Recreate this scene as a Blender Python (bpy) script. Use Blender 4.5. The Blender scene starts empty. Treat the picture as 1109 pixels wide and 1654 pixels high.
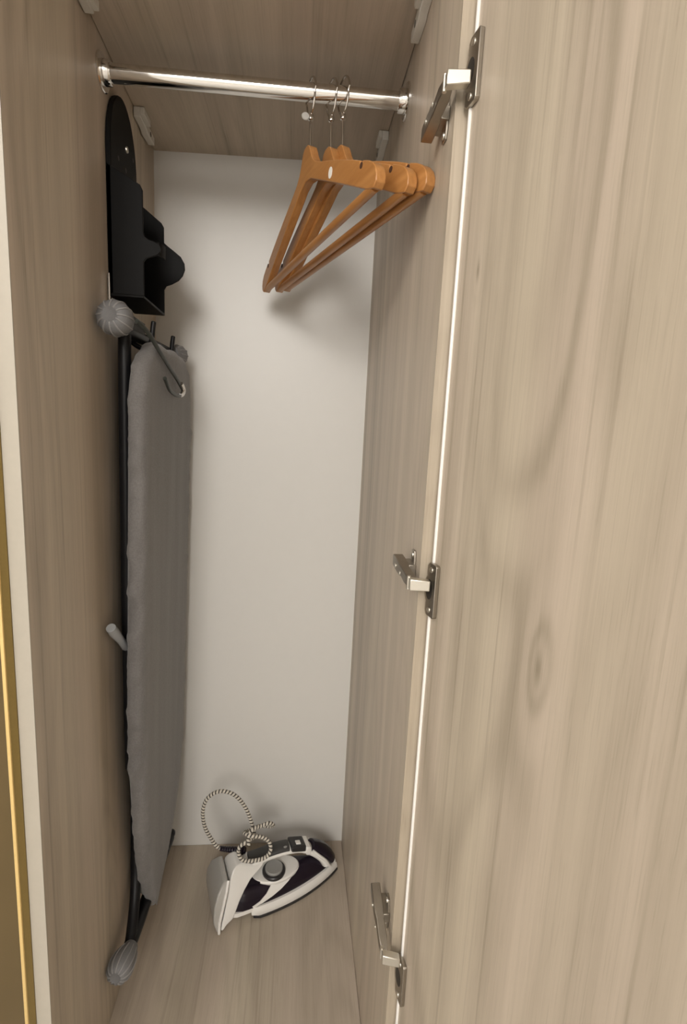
import bpy, math, random
from mathutils import Vector, Matrix, noise

random.seed(4)
scene = bpy.context.scene
COL = scene.collection
PI = math.pi

# ------------------------------------------------------------------ camera
cam_data = bpy.data.cameras.new('camera')
cam = bpy.data.objects.new('camera', cam_data)
COL.objects.link(cam)
cam.location = (0.30453, -0.58025, 1.09776)
cam.rotation_euler = (1.40999, -0.04905, -0.09054)
cam_data.sensor_fit = 'VERTICAL'
cam_data.sensor_height = 24.0
cam_data.lens = 24.0 * 798.1 / 1654.0
cam_data.clip_start = 0.01
scene.camera = cam

# ------------------------------------------------------------------ world, lamp, exposure
world = bpy.data.worlds.new('world')
scene.world = world
world.use_nodes = True
world.node_tree.nodes['Background'].inputs[0].default_value = (1.0, 0.93, 0.84, 1)
world.node_tree.nodes['Background'].inputs[1].default_value = 0.02

LAMP = Vector((-0.05, -2.90, 2.02))
ld = bpy.data.lights.new('ceiling_lamp', 'POINT')
ld.energy = 140
ld.color = (1.0, 0.965, 0.925)
ld.shadow_soft_size = 0.50
lo = bpy.data.objects.new('ceiling_lamp', ld)
lo.location = LAMP
COL.objects.link(lo)
ld2 = bpy.data.lights.new('side_lamp', 'POINT')      # second ceiling lamp of the room, off to the left
ld2.energy = 25
ld2.color = ld.color
ld2.shadow_soft_size = 0.25
lo2 = bpy.data.objects.new('side_lamp', ld2)
lo2.location = (-1.05, -1.35, 2.20)
COL.objects.link(lo2)

scene.view_settings.view_transform = 'Standard'
scene.view_settings.look = 'None'
scene.view_settings.exposure = 0.10
scene.view_settings.gamma = 1.0
scene.view_settings.use_curve_mapping = False
scene.cycles.use_denoising = True
scene.cycles.max_bounces = 7
scene.cycles.diffuse_bounces = 4
scene.cycles.caustics_reflective = False
scene.cycles.caustics_refractive = False
scene.cycles.sample_clamp_indirect = 4.0


# ------------------------------------------------------------------ mesh helpers
class MB:
    """Collects shapes that become one mesh."""
    def __init__(self):
        self.v = []; self.f = []; self.uv = None

    def box(self, x0, x1, y0, y1, z0, z1):
        b = len(self.v)
        self.v += [(x0,y0,z0),(x1,y0,z0),(x1,y1,z0),(x0,y1,z0),(x0,y0,z1),(x1,y0,z1),(x1,y1,z1),(x0,y1,z1)]
        self.f += [tuple(b+i for i in q) for q in ((3,2,1,0),(4,5,6,7),(0,1,5,4),(1,2,6,5),(2,3,7,6),(3,0,4,7))]
        return self

    def hexa(self, lower, upper):
        b = len(self.v)
        self.v += [tuple(p) for p in lower] + [tuple(p) for p in upper]
        self.f += [tuple(b+i for i in q) for q in ((3,2,1,0),(4,5,6,7),(0,1,5,4),(1,2,6,5),(2,3,7,6),(3,0,4,7))]
        return self

    def prism(self, outline, o, ua, ub, un, d):
        o, ua, ub, un = Vector(o), Vector(ua), Vector(ub), Vector(un)
        b = len(self.v); n = len(outline)
        for k in (0, 1):
            for a, c in outline:
                self.v.append(tuple(o + ua*a + ub*c + un*(d*k)))
        self.f.append(tuple(b+i for i in reversed(range(n))))
        self.f.append(tuple(b+n+i for i in range(n)))
        for i in range(n):
            j = (i+1) % n
            self.f.append((b+i, b+j, b+n+j, b+n+i))
        return self

    def loft(self, rings, caps=True):
        b = len(self.v); n = len(rings[0])
        for r in rings:
            self.v += [tuple(p) for p in r]
        for k in range(len(rings)-1):
            for i in range(n):
                j = (i+1) % n
                self.f.append((b+k*n+i, b+k*n+j, b+(k+1)*n+j, b+(k+1)*n+i))
        if caps:
            self.f.append(tuple(b+i for i in reversed(range(n))))
            self.f.append(tuple(b+(len(rings)-1)*n+i for i in range(n)))
        return self

    def tube(self, path, r, seg=12, closed=False, flat=1.0, up=None, uvs=False):
        pts = [Vector(p) for p in path]; n = len(pts)
        rad = r if isinstance(r, (list, tuple)) else [r]*n
        tang = []
        for i in range(n):
            if closed: t = pts[(i+1) % n] - pts[i-1]
            else: t = pts[min(i+1, n-1)] - pts[max(i-1, 0)]
            tang.append(t.normalized())
        ref = Vector(up) if up else (Vector((0,0,1)) if abs(tang[0].z) < 0.9 else Vector((1,0,0)))
        nrm = (ref - tang[0]*ref.dot(tang[0])).normalized()
        b = len(self.v); length = 0.0; ls = []
        for i in range(n):
            if i:
                nrm = (nrm - tang[i]*nrm.dot(tang[i])).normalized()
                length += (pts[i]-pts[i-1]).length
            ls.append(length)
            bn = tang[i].cross(nrm)
            for k in range(seg):
                a = 2*PI*k/seg
                self.v.append(tuple(pts[i] + nrm*(math.cos(a)*rad[i]) + bn*(math.sin(a)*rad[i]*flat)))
        m = n if closed else n-1
        if uvs and self.uv is None: self.uv = {}
        for i in range(m):
            i2 = (i+1) % n
            for k in range(seg):
                j = (k+1) % seg
                if uvs: self.uv[len(self.f)] = [(k/seg, ls[i]), ((k+1)/seg, ls[i]), ((k+1)/seg, ls[i2]), (k/seg, ls[i2])]
                self.f.append((b+i*seg+k, b+i*seg+j, b+i2*seg+j, b+i2*seg+k))
        if not closed:
            self.f.append(tuple(b+k for k in reversed(range(seg))))
            self.f.append(tuple(b+(n-1)*seg+k for k in range(seg)))
        return self

    def cyl(self, p0, p1, r, seg=20):
        return self.tube([p0, p1], r, seg)

    def lathe(self, prof, o, axis, seg=24):
        o = Vector(o); ax = Vector(axis).normalized()
        ref = Vector((0,0,1)) if abs(ax.z) < 0.9 else Vector((1,0,0))
        e1 = (ref - ax*ref.dot(ax)).normalized(); e2 = ax.cross(e1)
        rings = []
        for r, h in prof:
            rings.append([o + ax*h + e1*(math.cos(2*PI*k/seg)*r) + e2*(math.sin(2*PI*k/seg)*r) for k in range(seg)])
        return self.loft(rings)

    def build(self, name, mat, parent=None, bevel=0.0, bseg=2, smooth=35, kind=None, label=None):
        me = bpy.data.meshes.new(name)
        me.from_pydata(self.v, [], self.f)
        if self.uv:
            lay = me.uv_layers.new(name='UVMap')
            for p in me.polygons:
                if p.index in self.uv:
                    for li, c in zip(p.loop_indices, self.uv[p.index]): lay.data[li].uv = c
        me.validate(); me.update()
        import bmesh
        bm = bmesh.new(); bm.from_mesh(me)
        bmesh.ops.recalc_face_normals(bm, faces=bm.faces)
        bm.to_mesh(me); bm.free()
        if smooth:
            for p in me.polygons: p.use_smooth = True
            me.set_sharp_from_angle(angle=math.radians(smooth))
        me.materials.append(MAT[mat])
        o = bpy.data.objects.new(name, me)
        COL.objects.link(o)
        if parent:
            o.parent = parent
            if parent.type == 'EMPTY' and not parent.get('local_build'):
                o.matrix_parent_inverse = Matrix.Translation(-parent.location)
        if bevel:
            m = o.modifiers.new('bevel', 'BEVEL'); m.width = bevel; m.segments = bseg
            m.limit_method = 'ANGLE'; m.angle_limit = math.radians(40)
        if kind: o['kind'] = kind
        if label: o['label'] = label
        return o


def thing(name, label, cat, loc=(0,0,0), group=None):
    o = bpy.data.objects.new(name, None)
    o.empty_display_size = 0.05
    COL.objects.link(o); o.location = loc
    o['label'] = label; o['category'] = cat
    if group: o['group'] = group
    return o


def catmull(pts, n=8, closed=False):
    P = [Vector(p) for p in pts]; out = []; m = len(P)
    for i in range(m if closed else m-1):
        if closed: a, b, c, d = P[i-1], P[i], P[(i+1) % m], P[(i+2) % m]
        else: a, b, c, d = P[max(i-1,0)], P[i], P[i+1], P[min(i+2,m-1)]
        for k in range(n):
            t = k/n
            out.append(0.5*((2*b) + (c-a)*t + (2*a-5*b+4*c-d)*t*t + (3*b-a-3*c+d)*t**3))
    if not closed: out.append(P[-1])
    return out


# ------------------------------------------------------------------ materials
MAT = {}
def newmat(key):
    m = bpy.data.materials.new(key); m.use_nodes = True
    MAT[key] = m
    nt = m.node_tree
    return m, nt, nt.nodes['Principled BSDF']

def plain(key, col, rough=0.5, metal=0.0, bump=0.0, bscale=300, var=0.0, spec=0.5, trans=0.0, alpha=1.0, coat=0.0):
    m, nt, b = newmat(key)
    b.inputs['Base Color'].default_value = (*col, 1)
    b.inputs['Roughness'].default_value = rough
    b.inputs['Metallic'].default_value = metal
    b.inputs['Specular IOR Level'].default_value = spec
    b.inputs['Transmission Weight'].default_value = trans
    b.inputs['Alpha'].default_value = alpha
    b.inputs['Coat Weight'].default_value = coat
    tc = nt.nodes.new('ShaderNodeTexCoord')
    nz = nt.nodes.new('ShaderNodeTexNoise'); nz.inputs['Scale'].default_value = bscale; nz.inputs['Detail'].default_value = 3
    nt.links.new(tc.outputs['Object'], nz.inputs['Vector'])
    if bump:
        bp = nt.nodes.new('ShaderNodeBump'); bp.inputs['Strength'].default_value = bump; bp.inputs['Distance'].default_value = 0.001
        nt.links.new(nz.outputs['Fac'], bp.inputs['Height']); nt.links.new(bp.outputs['Normal'], b.inputs['Normal'])
    mr = nt.nodes.new('ShaderNodeMapRange')
    mr.inputs['To Min'].default_value = 1-var; mr.inputs['To Max'].default_value = 1+var
    nt.links.new(nz.outputs['Fac'], mr.inputs['Value'])
    mx = nt.nodes.new('ShaderNodeVectorMath'); mx.operation = 'SCALE'
    mx.inputs[0].default_value = col
    nt.links.new(mr.outputs['Result'], mx.inputs['Scale']); nt.links.new(mx.outputs['Vector'], b.inputs['Base Color'])
    return m

class N:
    """tiny node-graph helper"""
    def __init__(self, nt): self.nt = nt
    def new(self, t, **kw):
        n = self.nt.nodes.new(t)
        for k, v in kw.items(): setattr(n, k, v)
        return n
    def set(self, sock, v):
        if hasattr(v, 'is_output'): self.nt.links.new(v, sock)
        else: sock.default_value = v
    def math(self, op, a, b=0.0, c=0.0, clamp=False):
        n = self.new('ShaderNodeMath', operation=op, use_clamp=clamp)
        self.set(n.inputs[0], a); self.set(n.inputs[1], b); self.set(n.inputs[2], c)
        return n.outputs[0]
    def vmath(self, op, a, b=(0,0,0)):
        n = self.new('ShaderNodeVectorMath', operation=op)
        self.set(n.inputs[0], a); self.set(n.inputs[1], b)
        return n.outputs['Value'] if op in ('LENGTH', 'DOT_PRODUCT', 'DISTANCE') else n.outputs['Vector']
    def noise(self, vec, detail=2.0, rough=0.5, dist=0.0):
        n = self.new('ShaderNodeTexNoise'); n.inputs['Scale'].default_value = 1.0
        n.inputs['Detail'].default_value = detail; n.inputs['Roughness'].default_value = rough; n.inputs['Distortion'].default_value = dist
        self.set(n.inputs['Vector'], vec); return n.outputs['Fac']
    def range(self, v, a, b, c, d, smooth=False):
        n = self.new('ShaderNodeMapRange', interpolation_type='SMOOTHSTEP' if smooth else 'LINEAR')
        self.set(n.inputs[0], v)
        for i, x in zip((1,2,3,4), (a,b,c,d)): n.inputs[i].default_value = x
        return n.outputs[0]
    def mix(self, f, a, b, mode='MIX'):
        n = self.new('ShaderNodeMix', data_type='RGBA', blend_type=mode)
        self.set(n.inputs[0], f)
        self.set(n.inputs[6], a if hasattr(a, 'is_output') else (*a, 1))
        self.set(n.inputs[7], b if hasattr(b, 'is_output') else (*b, 1))
        return n.outputs[2]

def laminate(key, along='z', seed=0.0, light=(0.62,0.535,0.415), dark=(0.40,0.335,0.255), pink=(0.60,0.495,0.405), knots=(), rough=0.42, figure=1.0):
    """ash-grey wood-grain laminate, grain running along one axis"""
    m, nt, b = newmat(key); g = N(nt)
    tc = g.new('ShaderNodeTexCoord')
    pos = tc.outputs['Object']
    def st(ac, al):                      # scale across / along the grain
        s = (ac, ac, al) if along == 'z' else ((ac, al, ac) if along == 'y' else (al, ac, ac))
        v = g.vmath('MULTIPLY', pos, s)
        return g.vmath('ADD', v, (seed, seed*1.7+3.1, seed*0.6+9.2))
    # plain-sawn figure: contour lines of a stretched smooth field, bent round the knots
    field = g.noise(st(4.2, 0.75), 1.5, 0.45, 0.25)
    kd = None
    for kp, kr in knots:
        sc = (1,1,0.30) if along == 'z' else ((1,0.38,1) if along == 'y' else (0.38,1,1))
        d = g.vmath('LENGTH', g.vmath('MULTIPLY', g.vmath('SUBTRACT', pos, kp), sc))
        e = g.math('EXPONENT', g.math('MULTIPLY', g.math('POWER', g.math('DIVIDE', d, kr*1.5), 2.0), -1.0))
        field = g.math('ADD', field, g.math('MULTIPLY', e, 0.07))
        core = g.math('EXPONENT', g.math('MULTIPLY', g.math('POWER', g.math('DIVIDE', d, kr*0.42), 2.0), -1.0))
        kd = core if kd is None else g.math('MAXIMUM', kd, core)
    wob = g.noise(st(30, 3.0), 2.0, 0.5)
    ph = g.math('ADD', g.math('MULTIPLY', field, 120.0), g.math('MULTIPLY', wob, 3.0))
    lines = g.range(g.math('SINE', ph), -1, 1, 0, 1)
    lines = g.math('POWER', lines, 2.0)
    where = g.range(g.noise(st(5, 0.5), 1.0), 0.40, 0.62, 0.15, 1.0, True)     # where the figure shows strongly
    lines = g.math('MULTIPLY', g.math('MULTIPLY', lines, where), figure)
    broad = g.noise(st(14, 0.22), 2.0, 0.55)
    broad2 = g.noise(st(42, 0.6), 2.0, 0.6)
    fine = g.noise(st(340, 5.0), 3.0, 0.65)
    streak = g.range(g.noise(st(95, 1.5), 2.0, 0.6), 0.57, 0.74, 0.0, 1.0, True)
    pore = g.range(g.noise(st(750, 22.0), 1.0, 0.5), 0.56, 0.72, 0.0, 1.0)
    t = g.math('MULTIPLY', g.range(broad, 0.32, 0.68, 0.0, 1.0), 0.52)
    t = g.math('ADD', t, g.math('MULTIPLY', g.range(broad2, 0.3, 0.7, 0.0, 1.0), 0.30))
    t = g.math('ADD', t, g.math('MULTIPLY', fine, 0.50))
    t = g.math('SUBTRACT', t, 0.08)
    t = g.math('SUBTRACT', t, g.math('MULTIPLY', lines, 0.30))
    t = g.math('SUBTRACT', t, g.math('MULTIPLY', streak, 0.42))
    t = g.math('SUBTRACT', t, g.math('MULTIPLY', pore, 0.20))
    if kd is not None: t = g.math('SUBTRACT', t, g.math('MULTIPLY', kd, 0.95))
    t = g.math('MAXIMUM', t, -0.6)
    c1 = g.mix(g.range(g.noise(st(7, 0.3), 1.0), 0.38, 0.66, 0.0, 0.75, True), light, pink)
    tt = g.math('ADD', t, 0.0)
    n = g.new('ShaderNodeMix', data_type='RGBA'); n.clamp_factor = False
    g.set(n.inputs[0], tt); n.inputs[6].default_value = (*dark, 1); g.set(n.inputs[7], c1)
    nt.links.new(n.outputs[2], b.inputs['Base Color'])
    b.inputs['Roughness'].default_value = rough
    b.inputs['Specular IOR Level'].default_value = 0.4
    bp = g.new('ShaderNodeBump'); bp.inputs['Strength'].default_value = 0.12; bp.inputs['Distance'].default_value = 0.0004
    nt.links.new(fine, bp.inputs['Height']); nt.links.new(bp.outputs['Normal'], b.inputs['Normal'])
    return m

DU = Vector((0.169, -0.9856, 0.0))         # along the open door, away from its hinges
DN = Vector((-0.9856, -0.169, 0.0))        # out of the door's inner face
DP = Vector((0.4742, -0.0120, 0.0))        # hinge-side corner of the inner face
def dpt(u, off, z): return DP + DU*u + DN*off + Vector((0,0,z))

laminate('laminate_left', 'z', 1.3)
laminate('laminate_right', 'z', 7.7)
laminate('laminate_door', 'z', 12.4, knots=((tuple(dpt(0.205,0,0.911)), 0.011), (tuple(dpt(0.045,0,1.267)), 0.007)), figure=1.8)
laminate('laminate_edge', 'z', 21.0, light=(0.54,0.46,0.355), dark=(0.36,0.30,0.225), pink=(0.52,0.43,0.345), figure=0.5)  # same laminate painted darker, to tone down edges that face the lamp
laminate('laminate_shelf', 'y', 31.0, figure=0.6)
laminate('laminate_base', 'y', 43.5, light=(0.50,0.432,0.338), dark=(0.325,0.272,0.208), pink=(0.485,0.40,0.33), figure=0.8)  # floor laminate painted darker, in place of shade from an unmodelled person
plain('white_board', (0.71, 0.692, 0.655), 0.38, var=0.015, bscale=40)
plain('edge_white', (0.90, 0.88, 0.84), 0.3, var=0.02)
plain('edge_cream', (0.42, 0.38, 0.315), 0.4, var=0.04, bscale=120)
plain('plaster', (0.76, 0.75, 0.73), 0.85, bump=0.1, var=0.03)
plain('room_floor', (0.52, 0.49, 0.45), 0.5, var=0.15, bscale=20)
plain('chrome', (0.78, 0.76, 0.73), 0.09, 1.0, var=0.03, bscale=60)
plain('chrome_wire', (0.66, 0.63, 0.59), 0.16, 1.0, var=0.05)
plain('nickel', (0.38, 0.345, 0.295), 0.36, 1.0, var=0.08, bscale=150)
plain('nickel_bright', (0.72, 0.69, 0.62), 0.36, 1.0, var=0.03)
plain('hinge_hole', (0.03, 0.026, 0.022), 0.5, 0.3)
plain('white_plastic', (0.66, 0.63, 0.57), 0.42, var=0.03)
plain('slot_dark', (0.10, 0.085, 0.07), 0.6)
plain('black_plastic', (0.0048, 0.0045, 0.0042), 0.5, bump=0.05, bscale=900, var=0.1, spec=0.12)
plain('black_tube', (0.008, 0.008, 0.009), 0.4, var=0.1, spec=0.25)
plain('rubber_grey', (0.17, 0.168, 0.17), 0.6, bump=0.15, var=0.12, bscale=500)
plain('rubber_rib', (0.27, 0.265, 0.26), 0.6, var=0.1)
plain('lever_grey', (0.36, 0.37, 0.38), 0.45, var=0.04)
plain('hook_green', (0.030, 0.034, 0.029), 0.4, var=0.15)
plain('iron_white', (0.80, 0.78, 0.74), 0.28, var=0.01)
plain('iron_purple', (0.010, 0.006, 0.013), 0.2, var=0.1, coat=0.1, spec=0.35)
plain('iron_black', (0.022, 0.021, 0.022), 0.35, var=0.1)
plain('iron_grip', (0.045, 0.044, 0.042), 0.5, bump=0.1, bscale=800, var=0.1)
plain('iron_grey', (0.30, 0.295, 0.28), 0.35, var=0.05)
plain('heel_grey', (0.42, 0.405, 0.375), 0.30, var=0.04, spec=0.6)
plain('gold_lip', (0.90, 0.66, 0.28), 0.32, 0.6, var=0.05)
plain('gold_channel', (0.25, 0.175, 0.055), 0.42, 0.4, var=0.06)  # same gold painted darker, for the shaded side of the profile
plain('bronze_panel', (0.15, 0.105, 0.045), 0.28, 0.5, var=0.08, bscale=8)
plain('notch_dark', (0.06, 0.022, 0.008), 0.7)
plain('sticker', (0.85, 0.82, 0.76), 0.5, var=0.03)
plain('clip_clear', (0.50, 0.485, 0.45), 0.3, var=0.03)

# varnished hanger wood
def hanger_mat(key, light, dark):
    m, nt, b = newmat(key); g = N(nt)
    tc = g.new('ShaderNodeTexCoord')
    v = g.vmath('MULTIPLY', tc.outputs['Object'], (160, 14, 110))
    f = g.noise(v, 3.0, 0.6, 0.4)
    v2 = g.vmath('MULTIPLY', tc.outputs['Object'], (40, 6, 30))
    f2 = g.noise(v2, 1.0)
    t = g.math('ADD', g.math('MULTIPLY', f, 0.7), g.math('MULTIPLY', f2, 0.4))
    nt.links.new(g.mix(g.range(t, 0.35, 0.75, 0, 1), dark, light), b.inputs['Base Color'])
    b.inputs['Roughness'].default_value = 0.33
    b.inputs['Coat Weight'].default_value = 0.15
hanger_mat('hanger_wood', (0.50, 0.235, 0.075), (0.36, 0.150, 0.040))
hanger_mat('hanger_bar_wood', (0.46, 0.22, 0.075), (0.34, 0.145, 0.042))

# grey fabric of the ironing board cover
def fabric(key):
    m, nt, b = newmat(key); g = N(nt)
    tc = g.new('ShaderNodeTexCoord')
    w1 = g.noise(g.vmath('MULTIPLY', tc.outputs['Object'], (700, 700, 220)), 2.0, 0.6)
    w2 = g.noise(g.vmath('MULTIPLY', tc.outputs['Object'], (220, 220, 900)), 2.0, 0.6)
    w3 = g.noise(g.vmath('MULTIPLY', tc.outputs['Object'], (26, 26, 1.6)), 2.0, 0.5)
    t = g.math('ADD', g.math('MULTIPLY', w1, 0.4), g.math('ADD', g.math('MULTIPLY', w2, 0.35), g.math('MULTIPLY', w3, 0.45)))
    nt.links.new(g.mix(g.range(t, 0.40, 0.80, 0, 1), (0.115, 0.107, 0.102), (0.215, 0.203, 0.195)), b.inputs['Base Color'])
    b.inputs['Roughness'].default_value = 0.9
    b.inputs['Sheen Weight'].default_value = 0.25
    bp = g.new('ShaderNodeBump'); bp.inputs['Strength'].default_value = 0.35; bp.inputs['Distance'].default_value = 0.0016
    nt.links.new(t, bp.inputs['Height']); nt.links.new(bp.outputs['Normal'], b.inputs['Normal'])
fabric('board_fabric')

# black-and-white braided textile flex
def braid(key):
    m, nt, b = newmat(key); g = N(nt)
    uv = g.new('ShaderNodeUVMap'); sep = g.new('ShaderNodeSeparateXYZ')
    nt.links.new(uv.outputs['UV'], sep.inputs[0])
    a = g.math('SINE', g.math('MULTIPLY', g.math('ADD', sep.outputs['X'], g.math('MULTIPLY', sep.outputs['Y'], 135.0)), 2*PI))
    c = g.math('SINE', g.math('MULTIPLY', g.math('SUBTRACT', sep.outputs['X'], g.math('MULTIPLY', sep.outputs['Y'], 270.0)), 2*PI))
    f = g.math('ADD', g.range(a, -0.55, -0.10, 0, 0.88), g.math('MULTIPLY', c, 0.08))
    nt.links.new(g.mix(f, (0.05, 0.042, 0.036), (0.72, 0.67, 0.58)), b.inputs['Base Color'])
    b.inputs['Roughness'].default_value = 0.85
    bp = g.new('ShaderNodeBump'); bp.inputs['Strength'].default_value = 0.5; bp.inputs['Distance'].default_value = 0.0008
    nt.links.new(a, bp.inputs['Height']); nt.links.new(bp.outputs['Normal'], b.inputs['Normal'])
braid('braided_flex')

# ------------------------------------------------------------------ the room around the wardrobe
RF = -0.08
def struct(name, mb, mat): return mb.build(name, mat, kind='structure', smooth=0)
struct('floor', MB().box(-1.75, 2.05, -4.40, 0.72, RF-0.05, RF), 'room_floor')
struct('ceiling', MB().box(-1.75, 2.05, -4.40, 0.72, 2.50, 2.55), 'plaster')
struct('wall_back', MB().box(-1.75, 2.05, 0.62, 0.72, RF, 2.50), 'plaster')
struct('wall_front', MB().box(-1.75, 2.05, -4.40, -4.30, RF, 2.50), 'plaster')
struct('wall_left', MB().box(-1.75, -1.65, -4.30, 0.62, RF, 2.50), 'plaster')
struct('wall_right', MB().box(1.95, 2.05, -4.30, 0.62, RF, 2.50), 'plaster')

# ------------------------------------------------------------------ wardrobe
W, D = 0.46, 0.597
XL = -0.016                               # left side stands slightly out of square at the back
HL, HR = 1.660, 1.676                     # underside of the shelf, left and right
TOPZ = 2.30
ward = thing('wardrobe', 'tall open wardrobe in ash-grey wood-grain laminate with a white back panel', 'wardrobe', (0.22, 0.3, RF))
def flat(pts, z0, z1): return MB().hexa([(x,y,z0) for x,y in pts], [(x,y,z1) for x,y in pts])
lp = flat([(-0.018,0.0),(0.0,0.0),(XL,D+0.004),(XL-0.018,D+0.004)], RF, TOPZ).build('side_panel', 'laminate_left', ward, smooth=0)
rp = MB().box(W, W+0.018, 0.0, D+0.004, RF, TOPZ).build('side_panel', 'laminate_right', ward, smooth=0)
# front edge bandings of the two sides
MB().box(-0.0185, 0.0, -0.0015, 0.0, RF, TOPZ).build('edge_band', 'edge_cream', lp, smooth=0, label='cream front edge band of the side panel')
MB().box(W, W+0.018, -0.0012, 0.0, RF, TOPZ).build('edge_band', 'laminate_edge', rp, smooth=0)
MB().box(XL-0.018, W+0.018, D, D+0.006, RF, TOPZ).build('back_panel', 'white_board', ward, smooth=0, label='plain white back panel')
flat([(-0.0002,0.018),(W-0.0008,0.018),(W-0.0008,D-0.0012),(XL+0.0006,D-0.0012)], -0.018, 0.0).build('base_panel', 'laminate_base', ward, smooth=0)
MB().box(0.0, W, 0.03, 0.045, RF, -0.018).build('plinth', 'laminate_edge', ward, smooth=0)
flat([(-0.018,0.0),(W+0.018,0.0),(W+0.018,D),(XL-0.018,D)], TOPZ, TOPZ+0.018).build('top_panel', 'laminate_edge', ward, smooth=0)
sh = MB().hexa([(0.0008,0.02,HL),(W-0.0014,0.02,HR),(W-0.0014,D,HR),(XL+0.0014,D,HL)], [(0.0008,0.02,HL+0.018),(W-0.0014,0.02,HR+0.018),(W-0.0014,D,HR+0.018),(XL+0.0014,D,HL+0.018)])
sh.build('shelf', 'laminate_shelf', ward, smooth=0)

# white plastic shelf supports, screwed to the sides under the shelf
def support(x, sgn, y0, y1, z, flip=1):
    L = y1-y0
    f = (lambda t: y0+L*t) if flip > 0 else (lambda t: y1-L*t)
    prof = [(f(0.0),0),(f(0.46),0),(f(0.46),-0.0030),(f(1.0),-0.0050),(f(1.0),-0.0185),(f(0.52),-0.0215),(f(0.42),-0.0170),(f(0.0),-0.0165)]
    s = MB().prism(prof, (x, 0, z), (0,1,0), (0,0,1), (sgn,0,0), 0.0125).build('shelf_support', 'white_plastic', ward, bevel=0.0012, label='white plastic bracket under the shelf')
    blk = [(f(0.0),-0.0002),(f(0.44),-0.0002),(f(0.44),-0.0125),(f(0.0),-0.0125)]
    MB().prism(blk, (x+sgn*0.0120, 0, z), (0,1,0), (0,0,1), (sgn,0,0), 0.0075).build('flange', 'white_plastic', s, bevel=0.0010)
    MB().lathe([(0.0042,0),(0.0042,0.0008),(0.0004,0.0008)], (x+sgn*0.0122, f(0.70), z-0.0125), (sgn,0,0), 12).build('screw_slot', 'slot_dark', s)
def xl(y): return XL*y/D
support(xl(0.5)+0.0025, 1, 0.450, 0.540, HL-0.0005)
support(W, -1, 0.470, 0.560, HR-0.0006)
support(W, -1, 0.135, 0.225, HR-0.0006)
support(xl(0.18)+0.001, 1, 0.135, 0.225, HL-0.0005, -1)

# chrome hanging rail with round end flanges
RY, RZL, RZR, RR = 0.2915, 1.6135, 1.6215, 0.0125
rail = MB().cyl((xl(RY)+0.001, RY, RZL), (W-0.001, RY, RZR), RR, 40).build('hanging_rail', 'chrome', ward, label='chrome hanging rail')
for x, z, s in ((xl(RY), RZL, 1), (W, RZR, -1)):
    MB().lathe([(0.0255,0.0),(0.0255,0.0022),(0.024,0.0035),(0.0168,0.0040),(0.0162,0.013),(0.0152,0.0145),(0.0128,0.0147)], (x,RY,z), (s,0,0), 40).build('end_flange', 'chrome', rail)

# door, swung open to about a hundred degrees
DT = 0.018
dz0, dz1 = RF+0.05, TOPZ+0.01
def dbox(u0, u1, o0, o1, z0, z1):
    q = [(u0,o0),(u1,o0),(u1,o1),(u0,o1)]
    return MB().hexa([dpt(u,o,z0) for u,o in q], [dpt(u,o,z1) for u,o in q])
door = dbox(0.0, 0.492, -DT, 0.0, dz0, dz1).build('door', 'laminate_door', ward, smooth=0, label='wood-grain door swung wide open')
dbox(-0.0012, 0.0022, -DT, 0.0026, dz0, dz1).build('edge_band', 'edge_white', door, bevel=0.0007, smooth=0, label='bright white edge strip of the door')

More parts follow.
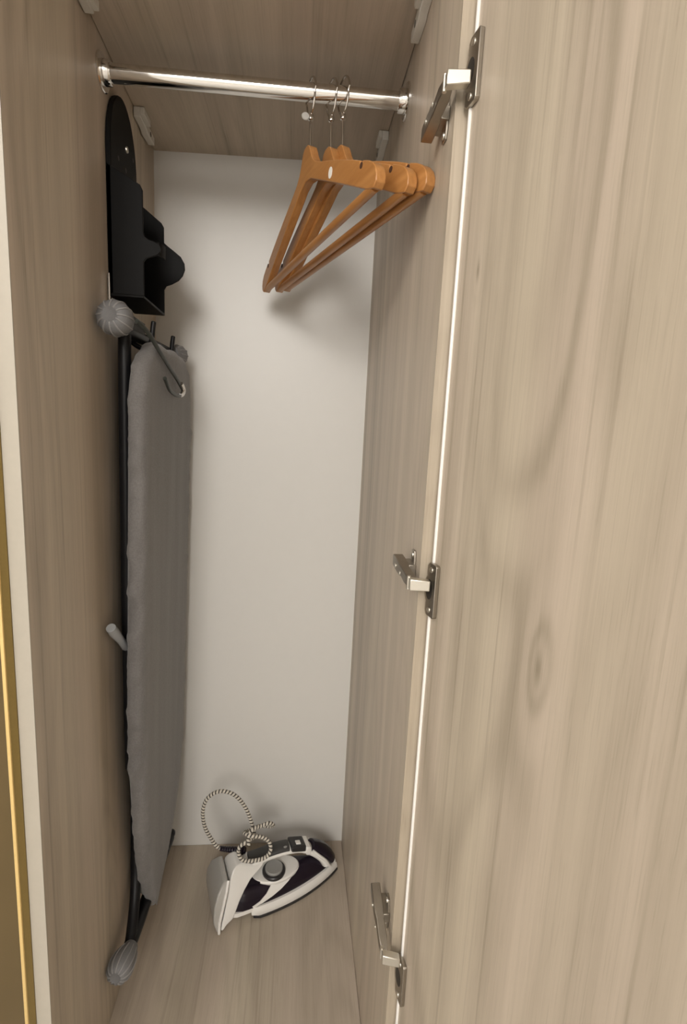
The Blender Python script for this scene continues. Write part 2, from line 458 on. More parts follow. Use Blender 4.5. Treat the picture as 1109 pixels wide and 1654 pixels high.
# cup hinges: arm on the side panel, bright knuckle, cup plate with screws on the door
def hinge(zk, zc, tilt):
    hz = zk
    # arm channel along the side panel
    arm = MB()
    a0, a1 = Vector((0.4475, -0.016, hz)), Vector((0.4440, 0.058, hz+tilt))
    w, h = 0.0065, 0.0068
    def ring(p, ww, hh, lift=0): return [p+Vector((-ww,0,-hh)), p+Vector((ww,0,-hh)), p+Vector((ww,0,hh)), p+Vector((-ww,0,hh))]
    arm.loft([ring(a0, 0.0045, 0.0055), ring(a0.lerp(a1,0.2), 0.0062, 0.0066), ring(a0.lerp(a1,0.45), 0.0056, 0.0062), ring(a0.lerp(a1,0.55), 0.0068, 0.0075), ring(a1, 0.0068, 0.0075)])
    ao = arm.build('hinge', 'nickel', ward, bevel=0.0011, label='nickel-plated cup hinge')
    # mounting plate and its wings on the side panel
    mp = MB()
    mp.box(0.4505, 0.4597, 0.018, 0.052, hz+tilt*0.6-0.007, hz+tilt*0.6+0.007)
    wing = [(-0.006,-0.024),(0.006,-0.024),(0.009,-0.015),(0.009,0.015),(0.006,0.024),(-0.006,0.024),(-0.009,0.015),(-0.009,-0.015)]
    mp.prism(wing, (0.4598, 0.030, hz+tilt*0.6), (0,1,0), (0,0,1), (-1,0,0), 0.0025)
    mp.build('mounting_plate', 'nickel', ao, bevel=0.0006)
    for dz in (-0.018, 0.018):
        MB().lathe([(0.0038,0),(0.0036,0.0012),(0.0022,0.0018),(0.0005,0.0018)], (0.4573, 0.030, hz+tilt*0.6+dz), (-1,0,0), 14).build('screw', 'nickel_bright', ao)
    for yy, r in ((0.040, 0.0030), (0.014, 0.0026)):
        MB().lathe([(r,0),(r,0.0008),(r*0.4,0.0010)], (0.4440-0.0068+(0.0008 if yy>0.03 else 0.0014), yy, hz+tilt*(0.2+yy*10)), (-1,0,0), 14).build('screw', 'nickel_bright', ao)
    # knuckle that bridges to the door
    kn = MB().loft([[Vector((x,y,z)) for x,y,z in ((0.4430,-0.0245,hz-0.0072),(0.4430,-0.0135,hz-0.0072),(0.4430,-0.0135,hz+0.0072),(0.4430,-0.0245,hz+0.0072))],
                    [Vector((x,y,z)) for x,y,z in ((0.4672,-0.0265,(hz+zc)/2*0.25+hz*0.75-0.0066),(0.4672,-0.0165,(hz+zc)/2*0.25+hz*0.75-0.0066),(0.4672,-0.0165,(hz+zc)/2*0.25+hz*0.75+0.0066),(0.4672,-0.0265,(hz+zc)/2*0.25+hz*0.75+0.0066))]])
    kn.build('knuckle', 'nickel_bright', ao, bevel=0.0012)
    MB().cyl((0.4438,-0.0135,hz-0.0082), (0.4438,-0.0135,hz+0.0082), 0.0024, 12).build('pivot_pin', 'nickel_bright', ao)
    # cup plate
    hh = 0.033
    ol = [(0.0,-hh+0.004),(0.004,-hh),(0.021,-hh),(0.023,-hh+0.002),(0.023,hh-0.002),(0.021,hh),(0.004,hh),(0.0,hh-0.004)]
    ol += [(0.0, 0.017)] + [(0.004-0.0095*math.cos(t), 0.017*math.sin(t)) for t in [PI/2-PI*k/12 for k in range(1,12)]] + [(0.0,-0.017)]
    cp = MB().prism(ol, dpt(-0.0055, 0.0002, zc), DU, (0,0,1), DN, 0.0052).build('cup_plate', 'nickel', ao, bevel=0.0010)
    MB().prism([(0.0075+0.0085*math.cos(2*PI*k/24), 0.0125*math.sin(2*PI*k/24)) for k in range(24)], dpt(-0.0055, 0.0046, zc), DU, (0,0,1), DN, 0.0010).build('cup_recess', 'hinge_hole', ao)
    for dz in (-0.025, 0.025):
        MB().lathe([(0.0036,0),(0.0034,0.0010),(0.002,0.0014),(0.0004,0.0014)], dpt(0.0050, 0.0053, zc+dz), DN, 14).build('screw', 'nickel_bright', ao)
hinge(1.459, 1.472, -0.012)
hinge(0.922, 0.914, 0.010)
hinge(0.391, 0.350, 0.030)

# ------------------------------------------------------------------ gilt-edged panel left of the wardrobe
gp = thing('gilt_panel', 'brown bronze panel with a thin gold edge strip left of the wardrobe', 'panel', (-0.30, 0.02, RF))
MB().box(-0.62, -0.0280, -0.004, 0.02, RF, TOPZ).build('panel', 'bronze_panel', gp, smooth=0)
MB().hexa([(-0.0238,-0.009,RF),(-0.0187,-0.003,RF),(-0.0187,0.02,RF),(-0.0280,0.02,RF)], [(-0.0238,-0.009,TOPZ),(-0.0187,-0.003,TOPZ),(-0.0187,0.02,TOPZ),(-0.0280,0.02,TOPZ)]).build('edge_channel', 'gold_channel', gp, smooth=0)
MB().box(-0.0281, -0.0239, -0.0115, -0.0035, RF, TOPZ).build('edge_strip', 'gold_lip', gp, bevel=0.0008, smooth=0)

# ------------------------------------------------------------------ wooden hangers on the rail
def hanger_outline():
    up = [(0.0,0.0),(0.007,-0.0008),(0.0125,-0.0045),(0.017,-0.012),(0.022,-0.022),(0.029,-0.032),(0.040,-0.0405),(0.058,-0.0495),(0.09,-0.0635),(0.13,-0.0815),(0.165,-0.0985),
          (0.1895,-0.1115),(0.1900,-0.1165),(0.1935,-0.1195),(0.1970,-0.1180),(0.1965,-0.1145),(0.212,-0.1220),(0.223,-0.1290),(0.2300,-0.1370),(0.2335,-0.1460),(0.2325,-0.1545),(0.226,-0.1600)]
    lo = [(0.212,-0.1560),(0.19,-0.1445),(0.15,-0.1230),(0.10,-0.0970),(0.05,-0.0715),(0.022,-0.0565),(0.0,-0.0520)]
    right = up + lo
    left = [(-s, z) for s, z in reversed(right[1:-1])]
    return right + left
def make_hanger():
    t = thing('wooden_hanger', '', 'hanger'); t['local_build'] = True
    MB().prism(hanger_outline(), (-0.0070,0,0), (0,1,0), (0,0,1), (1,0,0), 0.0140).build('body', 'hanger_wood', t, bevel=0.0032, bseg=3)
    MB().cyl((0,-0.219,-0.1545), (0,0.219,-0.1545), 0.0062, 14).build('trouser_bar', 'hanger_bar_wood', t)
    MB().tube([(0,0,-0.006),(0,0,0.043)], 0.0017, 12).build('stem', 'chrome_wire', t)
    MB().lathe([(0.001,0.039),(0.0042,0.041),(0.0050,0.045),(0.0042,0.049),(0.001,0.051)], (0,0,0), (0,0,1), 14).build('collar', 'chrome_wire', t)
    for sg in (-1, 1):
        MB().lathe([(0.0038,0),(0.0038,0.0005),(0.0004,0.0005)], (-0.0069,sg*0.1935,-0.1195), (-1,0,0), 14).build('strap_notch', 'notch_dark', t)
    rg = [(0, 0.0200*math.sin(a)*(1.0 if math.cos(a) > 0 else 0.82), 0.0745+0.0260*math.cos(a)) for a in [2*PI*k/40 for k in range(40)]]
    MB().tube(rg, 0.0016, 10, closed=True, up=(1,0,0)).build('ring', 'chrome_wire', t)
    return t
def copy_thing(src):
    r = src.copy(); COL.objects.link(r)
    for ch in src.children:
        c = ch.copy(); COL.objects.link(c); c.parent = r
    return r
h0 = make_hanger()
spots = [((0.3085, 0.2915, 1.5405), -0.050, 20.8),
         ((0.3410, 0.2905, 1.5410), -0.046, 22.6),
         ((0.3590, 0.2830, 1.5415), -0.046, 23.4)]
hl = ['wooden hanger farthest from the door, with a white oval sticker and a clear disc', 'middle wooden hanger of the three hanging on the chrome rail', 'wooden hanger nearest to the right side panel, its end close to it']
hangers = []
for i, (loc, roll, yaw) in enumerate(spots):
    h = h0 if i == 0 else copy_thing(h0)
    h.location = loc
    h.rotation_euler = (roll, 0.0, math.radians(yaw))
    h['label'] = hl[i]; h['group'] = 'wooden hangers on the chrome rail'
    hangers.append(h)
# sticker and clear disc of the first hanger only
MB().prism([(0.0062*math.cos(2*PI*k/24), 0.0075*math.sin(2*PI*k/24)) for k in range(24)], (-0.0071,-0.098,-0.084), (0,1,0), (0,0,1), (-1,0,0), 0.0005).build('sticker', 'sticker', h0, label='small white oval sticker')
MB().lathe([(0.002,0),(0.0058,0.0006),(0.0064,0.0022),(0.0056,0.0036),(0.002,0.0040)], (-0.010,-0.003,0.040), (-0.25,-1,0.2), 20).build('clear_disc', 'clip_clear', h0, label='clear plastic disc')

# ------------------------------------------------------------------ black wall holder for iron and board
HX = -0.008
holder = thing('iron_holder', 'black wall-mounted iron holder with a rounded top and side tongues', 'holder', (0.0, 0.36, 1.30))
YN, YF = 0.297, 0.425
arch = [(YN,1.300),(YF,1.300),(YF,1.500)]
yc, rw = (YN+YF)/2, (YF-YN)/2
arch += [(yc+rw*math.cos(a), 1.520+0.097*math.sin(a)) for a in [PI*k/18 for k in range(0,19)]] + [(YN,1.500)]
MB().prism(arch, (HX+0.0005,0,0), (0,1,0), (0,0,1), (1,0,0), 0.0085).build('back_plate', 'black_plastic', holder, bevel=0.0015)
XO = 0.048
near = [(HX+0.001,1.300),(XO,1.300),(XO,1.352)]
near += [(0.052,1.3575),(0.060,1.3605),(0.069,1.3635),(0.0745,1.369),(0.0755,1.375),(0.072,1.381),(0.064,1.3845),(0.055,1.387),(0.050,1.391)] + [(XO,1.397),(XO,1.458),(0.044,1.466),(HX+0.001,1.494)]
MB().prism(near, (0,YN,0), (1,0,0), (0,0,1), (0,1,0), 0.0035).build('side_plate', 'black_plastic', holder, bevel=0.0010)
far = [(HX+0.001,1.300),(XO,1.300),(XO,1.342),(0.052,1.349),(0.062,1.353),(0.074,1.360),(0.0815,1.369),(0.0855,1.380),(0.0845,1.391),(0.078,1.402),(0.066,1.411),(0.055,1.4185),(XO,1.424),(XO,1.450),(0.044,1.457),(HX+0.001,1.496)]
MB().prism(far, (0,YF-0.0035,0), (1,0,0), (0,0,1), (0,1,0), 0.0035).build('side_plate', 'black_plastic', holder, bevel=0.0010)
MB().box(HX+0.001, XO, YN, YF, 1.2965, 1.3005).build('bottom_plate', 'black_plastic', holder, bevel=0.0008)
# tongue of the near plate curls inwards
lip = MB()
lr = []
for k in range(7):
    a = k/6*1.25
    c = Vector((0.0715+0.012*math.sin(a)*0.5, YN+0.0015+0.030*(1-math.cos(a)), 1.3740))
    lr.append([c+Vector((0,0,-0.0105)), c+Vector((-0.003,0,-0.0105)), c+Vector((-0.003,0,0.0095)), c+Vector((0,0,0.0095))])
lip.loft(lr).build('tongue_lip', 'black_plastic', holder)
for yy, zz in ((0.372,1.549),):
    MB().lathe([(0.0052,0),(0.0048,0.0018),(0.002,0.0026),(0.0004,0.0026)], (HX+0.009,yy,zz), (1,0,0), 16).build('screw', 'nickel_bright', holder, label='bright screw head')
for yy, zz in ((0.331,1.516),(0.404,1.548),(0.366,1.514)):
    MB().lathe([(0.0036,0),(0.0036,0.0006),(0.0004,0.0006)], (HX+0.0088,yy,zz), (1,0,0), 14).build('screw_hole', 'hinge_hole', holder)
# chrome strip and the two board hooks
MB().box(-0.0060, -0.0030, 0.2905, 0.2965, 1.286, 1.330).build('metal_strip', 'chrome_wire', holder, bevel=0.0006, label='narrow chrome strip')
for yh in (0.335, 0.470):
    p = catmull([(xl(yh)+0.006,yh,1.2985 if yh < 0.4 else 1.262),(0.002,yh,1.262),(0.012,yh,1.236),(0.032,yh,1.2225),(0.044,yh,1.2265),(0.0485,yh+0.001,1.240),(0.0500,yh+0.002,1.256),(0.0515,yh+0.003,1.269)], 6)
    MB().tube(p, [0.0042]*(len(p)-1)+[0.0030], 12).build('hook', 'black_tube', holder, label='black hook carrying the ironing board')
MB().box(xl(0.40)-0.002, xl(0.40)+0.006, 0.325, 0.482, 1.250, 1.290).build('hook_rail', 'black_tube', holder, bevel=0.001)

# ------------------------------------------------------------------ ironing board hanging from the hooks, nose down
board = thing('ironing_board', 'grey cloth-covered ironing board hanging nose down against the left side', 'ironing board', (0.04, 0.40, 0.08))
BY0, BY1, BZ0, BZ1 = 0.248, 0.572, 0.086, 1.232
bc, bw = (BY0+BY1)/2, (BY1-BY0)/2
def half(z):
    if z > BZ1-0.10:
        t = (z-(BZ1-0.10))/0.10
        return bw - 0.088*(1-math.sqrt(max(0,1-t*t)))
    if z < 0.62:
        t = (0.62-z)/(0.62-BZ0)
        return bw*(max(0.0, 1-t**2.1))**0.86
    return bw
zs = []
for k in range(40): zs.append(BZ0 + (0.62-BZ0)*(1-math.cos(PI/2*k/40))*1.0)
for k in range(24): zs.append(0.62 + (BZ1-0.10-0.62)*k/24)
for k in range(15): zs.append(BZ1-0.10 + 0.10*math.sin(PI/2*k/14))
def mid(z): return bc - 0.060*max(0.0, (0.45-z)/(0.45-BZ0))**1.8
def far_edge(z):
    if z >= 0.62: return bc+half(z)
    t = (0.62-z)/(0.62-BZ0)
    return bc - 0.060*t**7 + bw*max(0.0, 1-t**4.4)**0.80
side_far = [(far_edge(z), z) for z in zs]
side_near = [(mid(z)-half(z), z) for z in zs]
outl = side_far + list(reversed(side_near))[0:-1]
def resample(P, n):
    L = [0.0]
    for i in range(len(P)): L.append(L[-1] + math.dist(P[i], P[(i+1) % len(P)]))
    out = []; j = 0
    for k in range(n):
        d = L[-1]*k/n
        while L[j+1] < d: j += 1
        t = (d-L[j])/max(1e-9, L[j+1]-L[j]); a, b2 = P[j], P[(j+1) % len(P)]
        out.append((a[0]+(b2[0]-a[0])*t, a[1]+(b2[1]-a[1])*t))
    return out
outl = resample(outl, 420)
def normals(P):
    r = []
    for i in range(len(P)):
        a, b2 = P[i-3], P[(i+3) % len(P)]
        t = Vector((b2[0]-a[0], b2[1]-a[1])); t.normalize()
        r.append((t.y, -t.x))
    return r
nrm2 = normals(outl)
def face_x(y, z):                        # outer face of the board, leaning a little to the wall at the bottom
    return 0.0645 - 0.026*(1.2-z)/1.12 + 0.018*(y-BY0)
PAD = 0.031
layers = [(0.060,0.0),(0.022,0.0),(0.012,0.0006),(0.005,0.003),(0.0012,0.008),(0.0,0.014),(0.0006,0.022),(0.004,0.028),(0.012,PAD),(0.040,PAD)]
rings = []
for li, (ins, dep) in enumerate(layers):
    ring = []
    for (y, z), (ny, nz) in zip(outl, nrm2):
        amp = {2:0.3,3:0.8,4:1.0,5:1.0,6:1.0,7:0.7}.get(li, 0.0)
        w = noise.noise(Vector((y*14, z*34, dep*26)))*0.0078 + noise.noise(Vector((y*40+5, z*85, dep*60)))*0.0030
        amp *= min(1.0, max(0.15, (z-0.12)/0.25))
        lim = min(ins, 0.85*half(min(max(z, BZ0), BZ1))) if ins > 0.01 else ins
        e = -lim + amp*w
        yy, zz = y + ny*e, z + nz*e
        ddx = amp*(noise.noise(Vector((y*20+9, z*30, 4.2)))*0.0060 + noise.noise(Vector((y*20+9, z*75, 8.2)))*0.0026)
        ring.append(Vector((face_x(yy, zz) - dep*(0.75 if z < 0.14 else 1.0) + ddx, yy, zz)))
    rings.append(ring)
cov = MB().loft(rings).build('cover', 'board_fabric', board, smooth=60, label='crinkled grey cloth cover')
# metal underside, legs, cross bars, foot caps, lever
und = [(bc+(y-bc)*0.88, 0.66+(z-0.66)*0.95) for y, z in outl[::6]]
ub = MB().loft([[Vector((face_x(y,z)-PAD-0.0002, y, z)) for y, z in und], [Vector((face_x(y,z)-PAD-0.003, y, z)) for y, z in und]]).build('underframe', 'black_tube', board)
def leg(path, r=0.0100):
    MB().tube(catmull(path, 6), r, 14).build('leg_tube', 'black_tube', board)
leg([(0.020,0.285,1.236),(0.017,0.288,1.10),(0.013,0.292,0.75),(0.010,0.30,0.45)])
leg([(0.022,0.480,1.236),(0.015,0.478,1.10),(0.008,0.470,0.75),(0.005,0.455,0.45)])
leg([(0.0200,0.244,0.1165),(0.0120,0.300,0.155),(0.0045,0.335,0.22),(0.0030,0.345,0.34),(0.0030,0.340,0.48),(0.0030,0.335,0.62)])
leg([(0.030,0.455,0.118),(0.015,0.450,0.22),(0.008,0.445,0.42),(0.006,0.440,0.62)])
b1 = MB().tube([(0.018,0.255,1.2395),(0.022,0.300,1.2405),(0.030,0.40,1.2410),(0.040,0.500,1.2395)], 0.0090, 16).build('foot_bar', 'black_tube', board)
b2 = MB().tube([(0.0195,0.232,0.1165),(0.0215,0.300,0.1130),(0.0215,0.380,0.1090),(0.0265,0.510,0.1030)], 0.0120, 16).build('foot_bar', 'black_tube', board)
def cap(c, axis, r, L, rib=12, mat='rubber_grey'):
    axis = Vector(axis).normalized(); c = Vector(c)
    prof = [(r*0.55,-L*0.62),(r*0.70,-L*0.45),(r*0.90,-L*0.22),(r*0.985,0),(r*0.97,L*0.14),(r*0.86,L*0.30),(r*0.62,L*0.40),(r*0.42,L*0.425),(r*0.38,L*0.41),(0.0005,L*0.41)]
    o = MB().lathe(prof, c, axis, 36).build('foot_cap', mat, board, smooth=60, label='ribbed grey rubber foot cap' if mat == 'rubber_grey' else 'black foot cap')
    ref = Vector((0,0,1)); e1 = (ref-axis*ref.dot(axis)).normalized(); e2 = axis.cross(e1)
    for k in range(rib):
        a = 2*PI*k/rib
        d = e1*math.cos(a)+e2*math.sin(a)
        pp = [c+axis*h+d*(rr*1.0) for rr, h in prof[1:8]]
        MB().tube(catmull(pp, 3), 0.0013, 6).build('rib', 'rubber_rib', o)
    return o
cap((0.0235,0.236,1.2505), (-0.10,-1,0.10), 0.0265, 0.048)
cap((0.050,0.512,1.238), (0.1,1,0.0), 0.0205, 0.044)
cap((0.0195,0.203,0.124), (-0.12,-1,0.12), 0.0225, 0.060)
cap((0.0275,0.520,0.1030), (0.1,1,0.0), 0.010, 0.026, 0, 'black_tube')
lev = [(0.0085,0.224,0.760),(0.0095,0.238,0.745),(0.0105,0.262,0.722),(0.0110,0.285,0.700),(0.012,0.300,0.690)]
MB().tube(lev, [0.0078,0.0084,0.0066,0.0078,0.006], 14).build('release_lever', 'lever_grey', board, label='grey plastic release lever')

# dark hooked wire hanging across the top of the board
wh = thing('wire_hook', 'dark grey-green hooked bar hanging across the top of the ironing board', 'hook', (0.08, 0.33, 1.19))
bar = catmull([(0.058,0.224,1.2465),(0.066,0.250,1.2365),(0.0725,0.290,1.2150),(0.0745,0.345,1.1965),(0.0760,0.399,1.1795),(0.0765,0.424,1.1700),(0.0790,0.433,1.1620),(0.0790,0.420,1.1530),(0.0790,0.395,1.1495),(0.0780,0.365,1.1505),(0.0780,0.335,1.1555),(0.0785,0.313,1.1655),(0.0785,0.302,1.1720)], 6)
MB().tube(bar, 0.0040, 12, flat=0.8).build('bar', 'hook_green', wh)
MB().tube(catmull([(0.0795,0.415,1.1735),(0.0805,0.432,1.163),(0.0805,0.420,1.1535),(0.0800,0.400,1.1500)], 5), 0.0040, 12).build('tip', 'chrome_wire', wh, label='worn shiny bend of the hook')

# ------------------------------------------------------------------ steam iron standing on the wardrobe floor
IA = math.radians(18.0)
IU = Vector((math.cos(IA), math.sin(IA), 0)); IV = Vector((-math.sin(IA), math.cos(IA), 0)); IO = Vector((0.226, 0.435, 0.0))
def ip(s, v, z):
    k = 0.69 + 0.27*min(max((0.005-s)/0.055, 0.0), 1.0)        # low front, taller heel
    return IO + IU*s + IV*v + Vector((0,0, z if z < 0.03 else 0.03+(z-0.03)*k))
iron = thing('steam_iron', 'white and dark purple steam iron standing on the wardrobe floor', 'iron', tuple(IO))
LI, HWI = 0.227, 0.056
def hw(s):
    t = min(max(s/LI, 0), 1)
    v = HWI*(1-t**2.3)**0.92
    if s < 0.02: v *= 0.90+0.10*math.sqrt(max(0, 1-((0.02-s)/0.02)**2))
    return v
def sole_ring(z, k=1.0, s0=0.0, s1=LI, shift=0.0, n=26):
    r = []
    for i in range(n+1):
        s = s0+(s1-s0)*math.sin(PI/2*i/n); r.append((s, -hw((s-s0)/(s1-s0)*LI)*k))
    for i in range(n-1, -1, -1):
        s = s0+(s1-s0)*math.sin(PI/2*i/n); r.append((s, hw((s-s0)/(s1-s0)*LI)*k))
    return [ip(s+shift, v, z) for s, v in r]
MB().loft([sole_ring(0.0002, 0.985, 0.002, LI-0.002), sole_ring(0.0015), sole_ring(0.0065), sole_ring(0.0075, 0.98, 0.002, LI-0.003)]).build('soleplate', 'iron_black', iron)
MB().loft([sole_ring(0.0070, 0.97, 0.002, LI-0.004), sole_ring(0.0100, 1.0, -0.004, LI-0.001), sole_ring(0.0240, 0.985, -0.006, LI-0.004), sole_ring(0.0290, 0.94, -0.006, LI-0.010)]).build('skirt', 'iron_white', iron)
TANK = [(0.0275,0.90,-0.040,LI-0.016),(0.036,0.90,-0.042,LI-0.018),(0.052,0.84,-0.040,LI-0.028),(0.066,0.74,-0.034,LI-0.042),(0.075,0.62,-0.024,LI-0.056),(0.079,0.50,-0.018,LI-0.068)]
MB().loft([sole_ring(z,k,a,b2) for z,k,a,b2 in TANK]).build('water_tank', 'iron_purple', iron)
def tank_at(s, z, side):
    for i in range(len(TANK)-1):
        if TANK[i][0] <= z <= TANK[i+1][0] or i == len(TANK)-2:
            t = min(max((z-TANK[i][0])/(TANK[i+1][0]-TANK[i][0]), 0), 1)
            k, a, b2 = [TANK[i][q]+(TANK[i+1][q]-TANK[i][q])*t for q in (1,2,3)]
            break
    return hw((s-a)/(b2-a)*LI)*k*side
def patch(rows, side, off, th=0.0016, n=6):
    """strip lying on the tank flank, rows of (s_low, z_low, s_high, z_high)"""
    top, bot = [], []
    for sl, zl, sh2, zh in rows:
        a, c = [], []
        for j in range(n+1):
            t = j/n; s, z = sl+(sh2-sl)*t, zl+(zh-zl)*t
            v = tank_at(s, z, side)
            a.append(ip(s, v+side*off, z+off*0.7)); c.append(ip(s, v-side*th, z-th))
        top.append(a); bot.append(c)
    mb = MB()
    rr = [a+list(reversed(c)) for a, c in zip(top, bot)]
    return mb.loft(rr)
for side in (-1, 1):
    # white sweep from the saddle down to the rear of the skirt
    patch([(0.000,0.0285,-0.004,0.034),(0.020,0.0335,0.014,0.042),(0.044,0.042,0.030,0.0555),(0.066,0.052,0.038,0.0660),(0.085,0.062,0.046,0.0735),(0.100,0.071,0.052,0.0775),(0.108,0.0785,0.060,0.0788)], side, 0.0018).build('white_sweep', 'iron_white', iron)
# saddle under the handle, with the round dial
MB().loft([[ip(0.062+0.056*math.cos(a)*q, -0.004+0.034*math.sin(a)*q, z) for a in [2*PI*k/36 for k in range(36)]] for q, z in ((1.0,0.070),(1.04,0.078),(0.98,0.0835),(0.82,0.0855))]).build('saddle', 'iron_white', iron)
dial = MB().lathe([(0.0270,0),(0.0270,0.0055),(0.0258,0.0070),(0.0205,0.0075)], ip(0.056,-0.012,0.0840), (0,0,1), 36).build('temperature_dial', 'iron_black', iron)
MB().lathe([(0.0205,0),(0.0205,0.0080),(0.0192,0.0092),(0.0150,0.0080),(0.0005,0.0078)], ip(0.056,-0.012,0.0900), (0,0,1), 36).build('dial_cap', 'iron_grey', dial)
# rear shell: broad white cheeks rising to the handle
def rsec(z, s0, s1, w, w2):
    return [ip(s0,-w,z), ip((s0+s1)/2,-(w+w2)/2-0.001,z), ip(s1,-w2,z), ip(s1,w2,z), ip((s0+s1)/2,(w+w2)/2+0.001,z), ip(s0,w,z)]
MB().loft([rsec(0.006,-0.074,-0.068,0.058,0.057), rsec(0.014,-0.0725,-0.060,0.057,0.055), rsec(0.022,-0.071,-0.046,0.056,0.053), rsec(0.030,-0.068,-0.042,0.054,0.051), rsec(0.055,-0.062,-0.031,0.048,0.045),
           rsec(0.080,-0.056,-0.018,0.041,0.038), rsec(0.105,-0.050,-0.003,0.033,0.030), rsec(0.122,-0.043,0.014,0.026,0.024), rsec(0.134,-0.034,0.028,0.021,0.019), rsec(0.140,-0.022,0.030,0.016,0.015)]).build('rear_shell', 'iron_white', iron, bevel=0.002)
MB().loft([sole_ring(0.019, 0.93, -0.052, LI-0.04), sole_ring(0.028, 0.925, -0.052, LI-0.04)]).build('lower_rail', 'iron_white', iron, bevel=0.001)
# smoky heel plate behind it
def hsec(z, s, w, t): return [ip(s-t,-w,z), ip(s,-w*0.98,z), ip(s,w*0.98,z), ip(s-t,w,z)]
heel = MB().loft([hsec(0.004,-0.0765,0.0590,0.006), hsec(0.030,-0.0760,0.0590,0.014), hsec(0.065,-0.0680,0.0560,0.020), hsec(0.092,-0.0600,0.0480,0.019), hsec(0.108,-0.0545,0.0360,0.010)]).build('heel_plate', 'heel_grey', iron, bevel=0.003, label='smoky grey heel plate')
MB().tube([ip(-0.0780,-0.0585,0.002), ip(-0.0770,-0.0590,0.030), ip(-0.0690,-0.0560,0.065), ip(-0.0610,-0.0480,0.092), ip(-0.055,-0.036,0.109)], 0.0032, 10).build('heel_rim', 'iron_white', heel)
# handle loop
hp = catmull([ip(-0.006,0,0.130), ip(0.020,0,0.1405), ip(0.050,0,0.1450), ip(0.085,0,0.1450), ip(0.115,0,0.1390), ip(0.140,0,0.1230), ip(0.160,0,0.1020), ip(0.178,0,0.0760), ip(0.188,0,0.0520)], 6)
n_ = len(hp)
hr = []
for i, c in enumerate(hp):
    t = (hp[min(i+1,n_-1)]-hp[max(i-1,0)]).normalized(); up2 = IV.cross(t) * -1
    if up2.z < 0: up2 = -up2
    k = i/(n_-1); ww = 0.0175+0.006*max(0,(k-0.55)/0.45); hh2 = 0.0085+0.003*k
    hr.append([c + IV*(ww*math.cos(a)) + up2*(hh2*math.sin(a)) for a in [2*PI*q/20 for q in range(20)]])
MB().loft(hr).build('handle', 'iron_white', iron, smooth=50)
gp2 = catmull([ip(-0.004,0.001,0.1400), ip(0.020,0.001,0.1490), ip(0.050,0.001,0.1535), ip(0.078,0.001,0.1535), ip(0.094,0.001,0.1500)], 6)
gr = []
for i, c in enumerate(gp2):
    t = (gp2[min(i+1,len(gp2)-1)]-gp2[max(i-1,0)]).normalized(); up2 = IV.cross(t)*-1
    if up2.z < 0: up2 = -up2
    e = 0.55 if i in (0, len(gp2)-1) else 1.0
    gr.append([c + IV*(0.0168*e*math.cos(a)) + up2*(0.0085*e*math.sin(a)) for a in [2*PI*q/20 for q in range(20)]])
MB().loft(gr).build('grip', 'iron_grip', iron, smooth=50)
MB().lathe([(0.0055,0),(0.005,0.0012),(0.0005,0.0016)], ip(0.083,-0.006,0.1615), (0.1,0,1), 18).build('grip_badge', 'iron_grey', iron)
mod = MB().loft([[ip(s,v,z) for s,v,z in ((0.096,-0.0185,a0),(0.134,-0.0175,a1),(0.134,0.0175,a1),(0.096,0.0185,a0))] for a0, a1 in ((0.1440,0.128),(0.1650,0.1530))]).build('button_block', 'iron_black', iron, bevel=0.004, bseg=3)
MB().hexa([ip(0.110,-0.0105,0.1590),ip(0.122,-0.0105,0.1552),ip(0.122,0.0015,0.1552),ip(0.110,0.0015,0.1590)], [ip(0.110,-0.0095,0.1640),ip(0.122,-0.0095,0.1602),ip(0.122,0.0010,0.1602),ip(0.110,0.0010,0.1640)]).build('steam_button', 'iron_white', mod, bevel=0.001)
# front: white collar, purple nose tank with a white rim
nose = [ (0.150,0.1290,0.0165), (0.166,0.1170,0.0205), (0.182,0.0990,0.0225), (0.196,0.0760,0.0215), (0.206,0.0500,0.0160) ]
nr = []
for s, z, w in nose:
    c = ip(s,0,z); d = (IU*0.75+Vector((0,0,0.66))).normalized()
    nr.append([c + IV*(w*math.cos(a)) + d*(0.0125*math.sin(a)) for a in [2*PI*q/20 for q in range(20)]])
MB().loft(nr).build('nose_tank', 'iron_purple', iron, smooth=50)
MB().loft([[ip(s,v,z) for s,v,z in ((0.133,-0.0195,z0),(0.146,-0.0195,z0-0.006),(0.146,0.0195,z0-0.006),(0.133,0.0195,z0))] for z0 in (0.118,0.1500)]).build('front_collar', 'iron_white', iron, bevel=0.003)
rimp = [ip(0.150,-0.0195,0.128), ip(0.164,-0.0235,0.1090), ip(0.182,-0.0250,0.0820), ip(0.194,-0.0225,0.0520), ip(0.204,-0.0150,0.0440), ip(0.209,0.0,0.0430), ip(0.204,0.0150,0.0440), ip(0.194,0.0225,0.0520), ip(0.182,0.0250,0.0820), ip(0.164,0.0235,0.1090), ip(0.150,0.0195,0.128)]
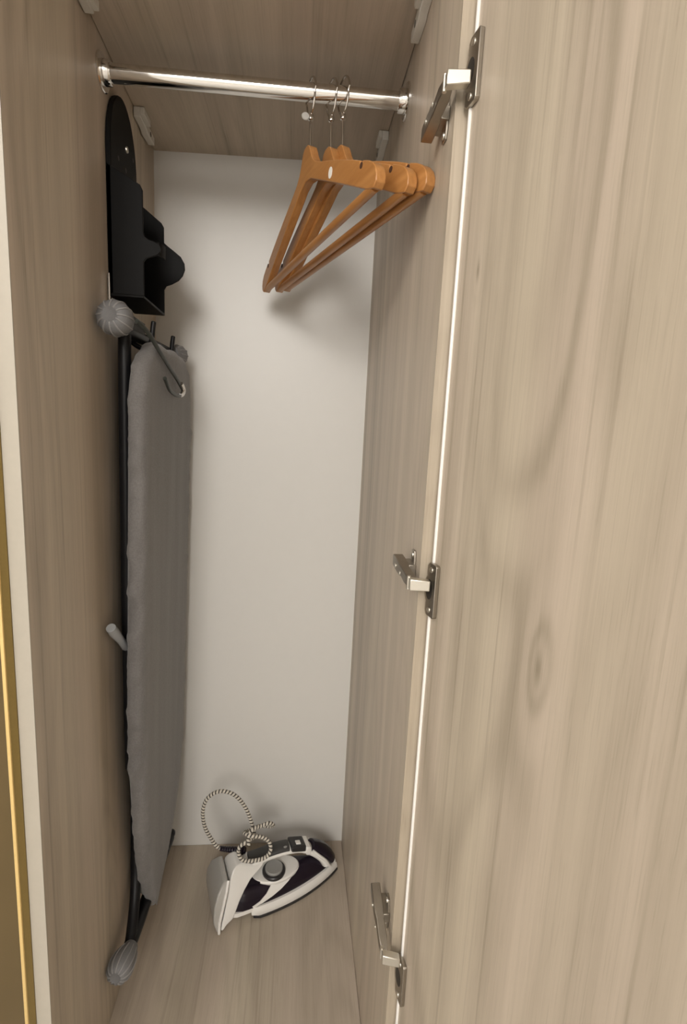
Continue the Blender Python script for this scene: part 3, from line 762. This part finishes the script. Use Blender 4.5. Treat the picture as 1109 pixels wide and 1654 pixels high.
MB().tube(catmull(rimp, 5), 0.0034, 10).build('nose_rim', 'iron_white', iron)
MB().tube(catmull([ip(0.216,0.0,0.030), ip(0.213,0.0,0.044), ip(0.206,0.0,0.060)],4), [0.004]*4+[0.003]*5, 10).build('spray_nozzle', 'iron_white', iron)
# flex: strain relief, then a braided cord tied in a knot
sr = catmull([(0.2150,0.4450,0.1230),(0.2000,0.4490,0.1205),(0.1750,0.4530,0.1190),(0.1560,0.4550,0.1205)], 8)
relief = MB().tube(sr, [0.0072 - 0.0022*i/(len(sr)-1) + (0.0007 if i % 2 else 0.0) for i in range(len(sr))], 14).build('strain_relief', 'iron_purple', iron, smooth=20, label='dark ribbed strain relief')
MB().lathe([(0.0085,0),(0.0105,0.002),(0.0105,0.008),(0.0085,0.010)], (0.2120,0.4455,0.1227), (-1,0.25,-0.15), 18).build('cord_socket', 'iron_purple', iron)
flex = catmull([(0.1590,0.4550,0.1203),(0.1480,0.4555,0.1260),(0.1360,0.4560,0.1440),(0.1200,0.4560,0.1796),(0.1157,0.4570,0.2201),(0.1267,0.4580,0.2518),(0.1545,0.4590,0.2670),(0.1868,0.4585,0.2567),(0.2127,0.4570,0.2239),(0.2300,0.4520,0.1800),
    (0.2340,0.4400,0.1640),(0.2200,0.4250,0.1640),(0.2060,0.4200,0.1580),(0.2020,0.4180,0.1450),(0.2110,0.4130,0.1290),(0.2340,0.4130,0.1250),(0.2620,0.4190,0.1265),(0.2740,0.4240,0.1400),(0.2700,0.4300,0.1570),(0.2530,0.4300,0.1700),
    (0.2330,0.4270,0.1760),(0.2180,0.4330,0.1760),(0.2120,0.4450,0.1700),(0.2230,0.4620,0.1600),(0.2480,0.4700,0.1640),(0.2700,0.4680,0.1640),(0.2780,0.4600,0.1740),(0.2680,0.4540,0.1850),(0.2500,0.4480,0.1830),(0.2320,0.4380,0.1840),(0.2230,0.4290,0.1740),(0.2250,0.4180,0.1600)], 8)
MB().tube(flex, 0.0042, 12, uvs=True).build('power_cord', 'braided_flex', iron, label='black and white braided power cord tied in a knot')
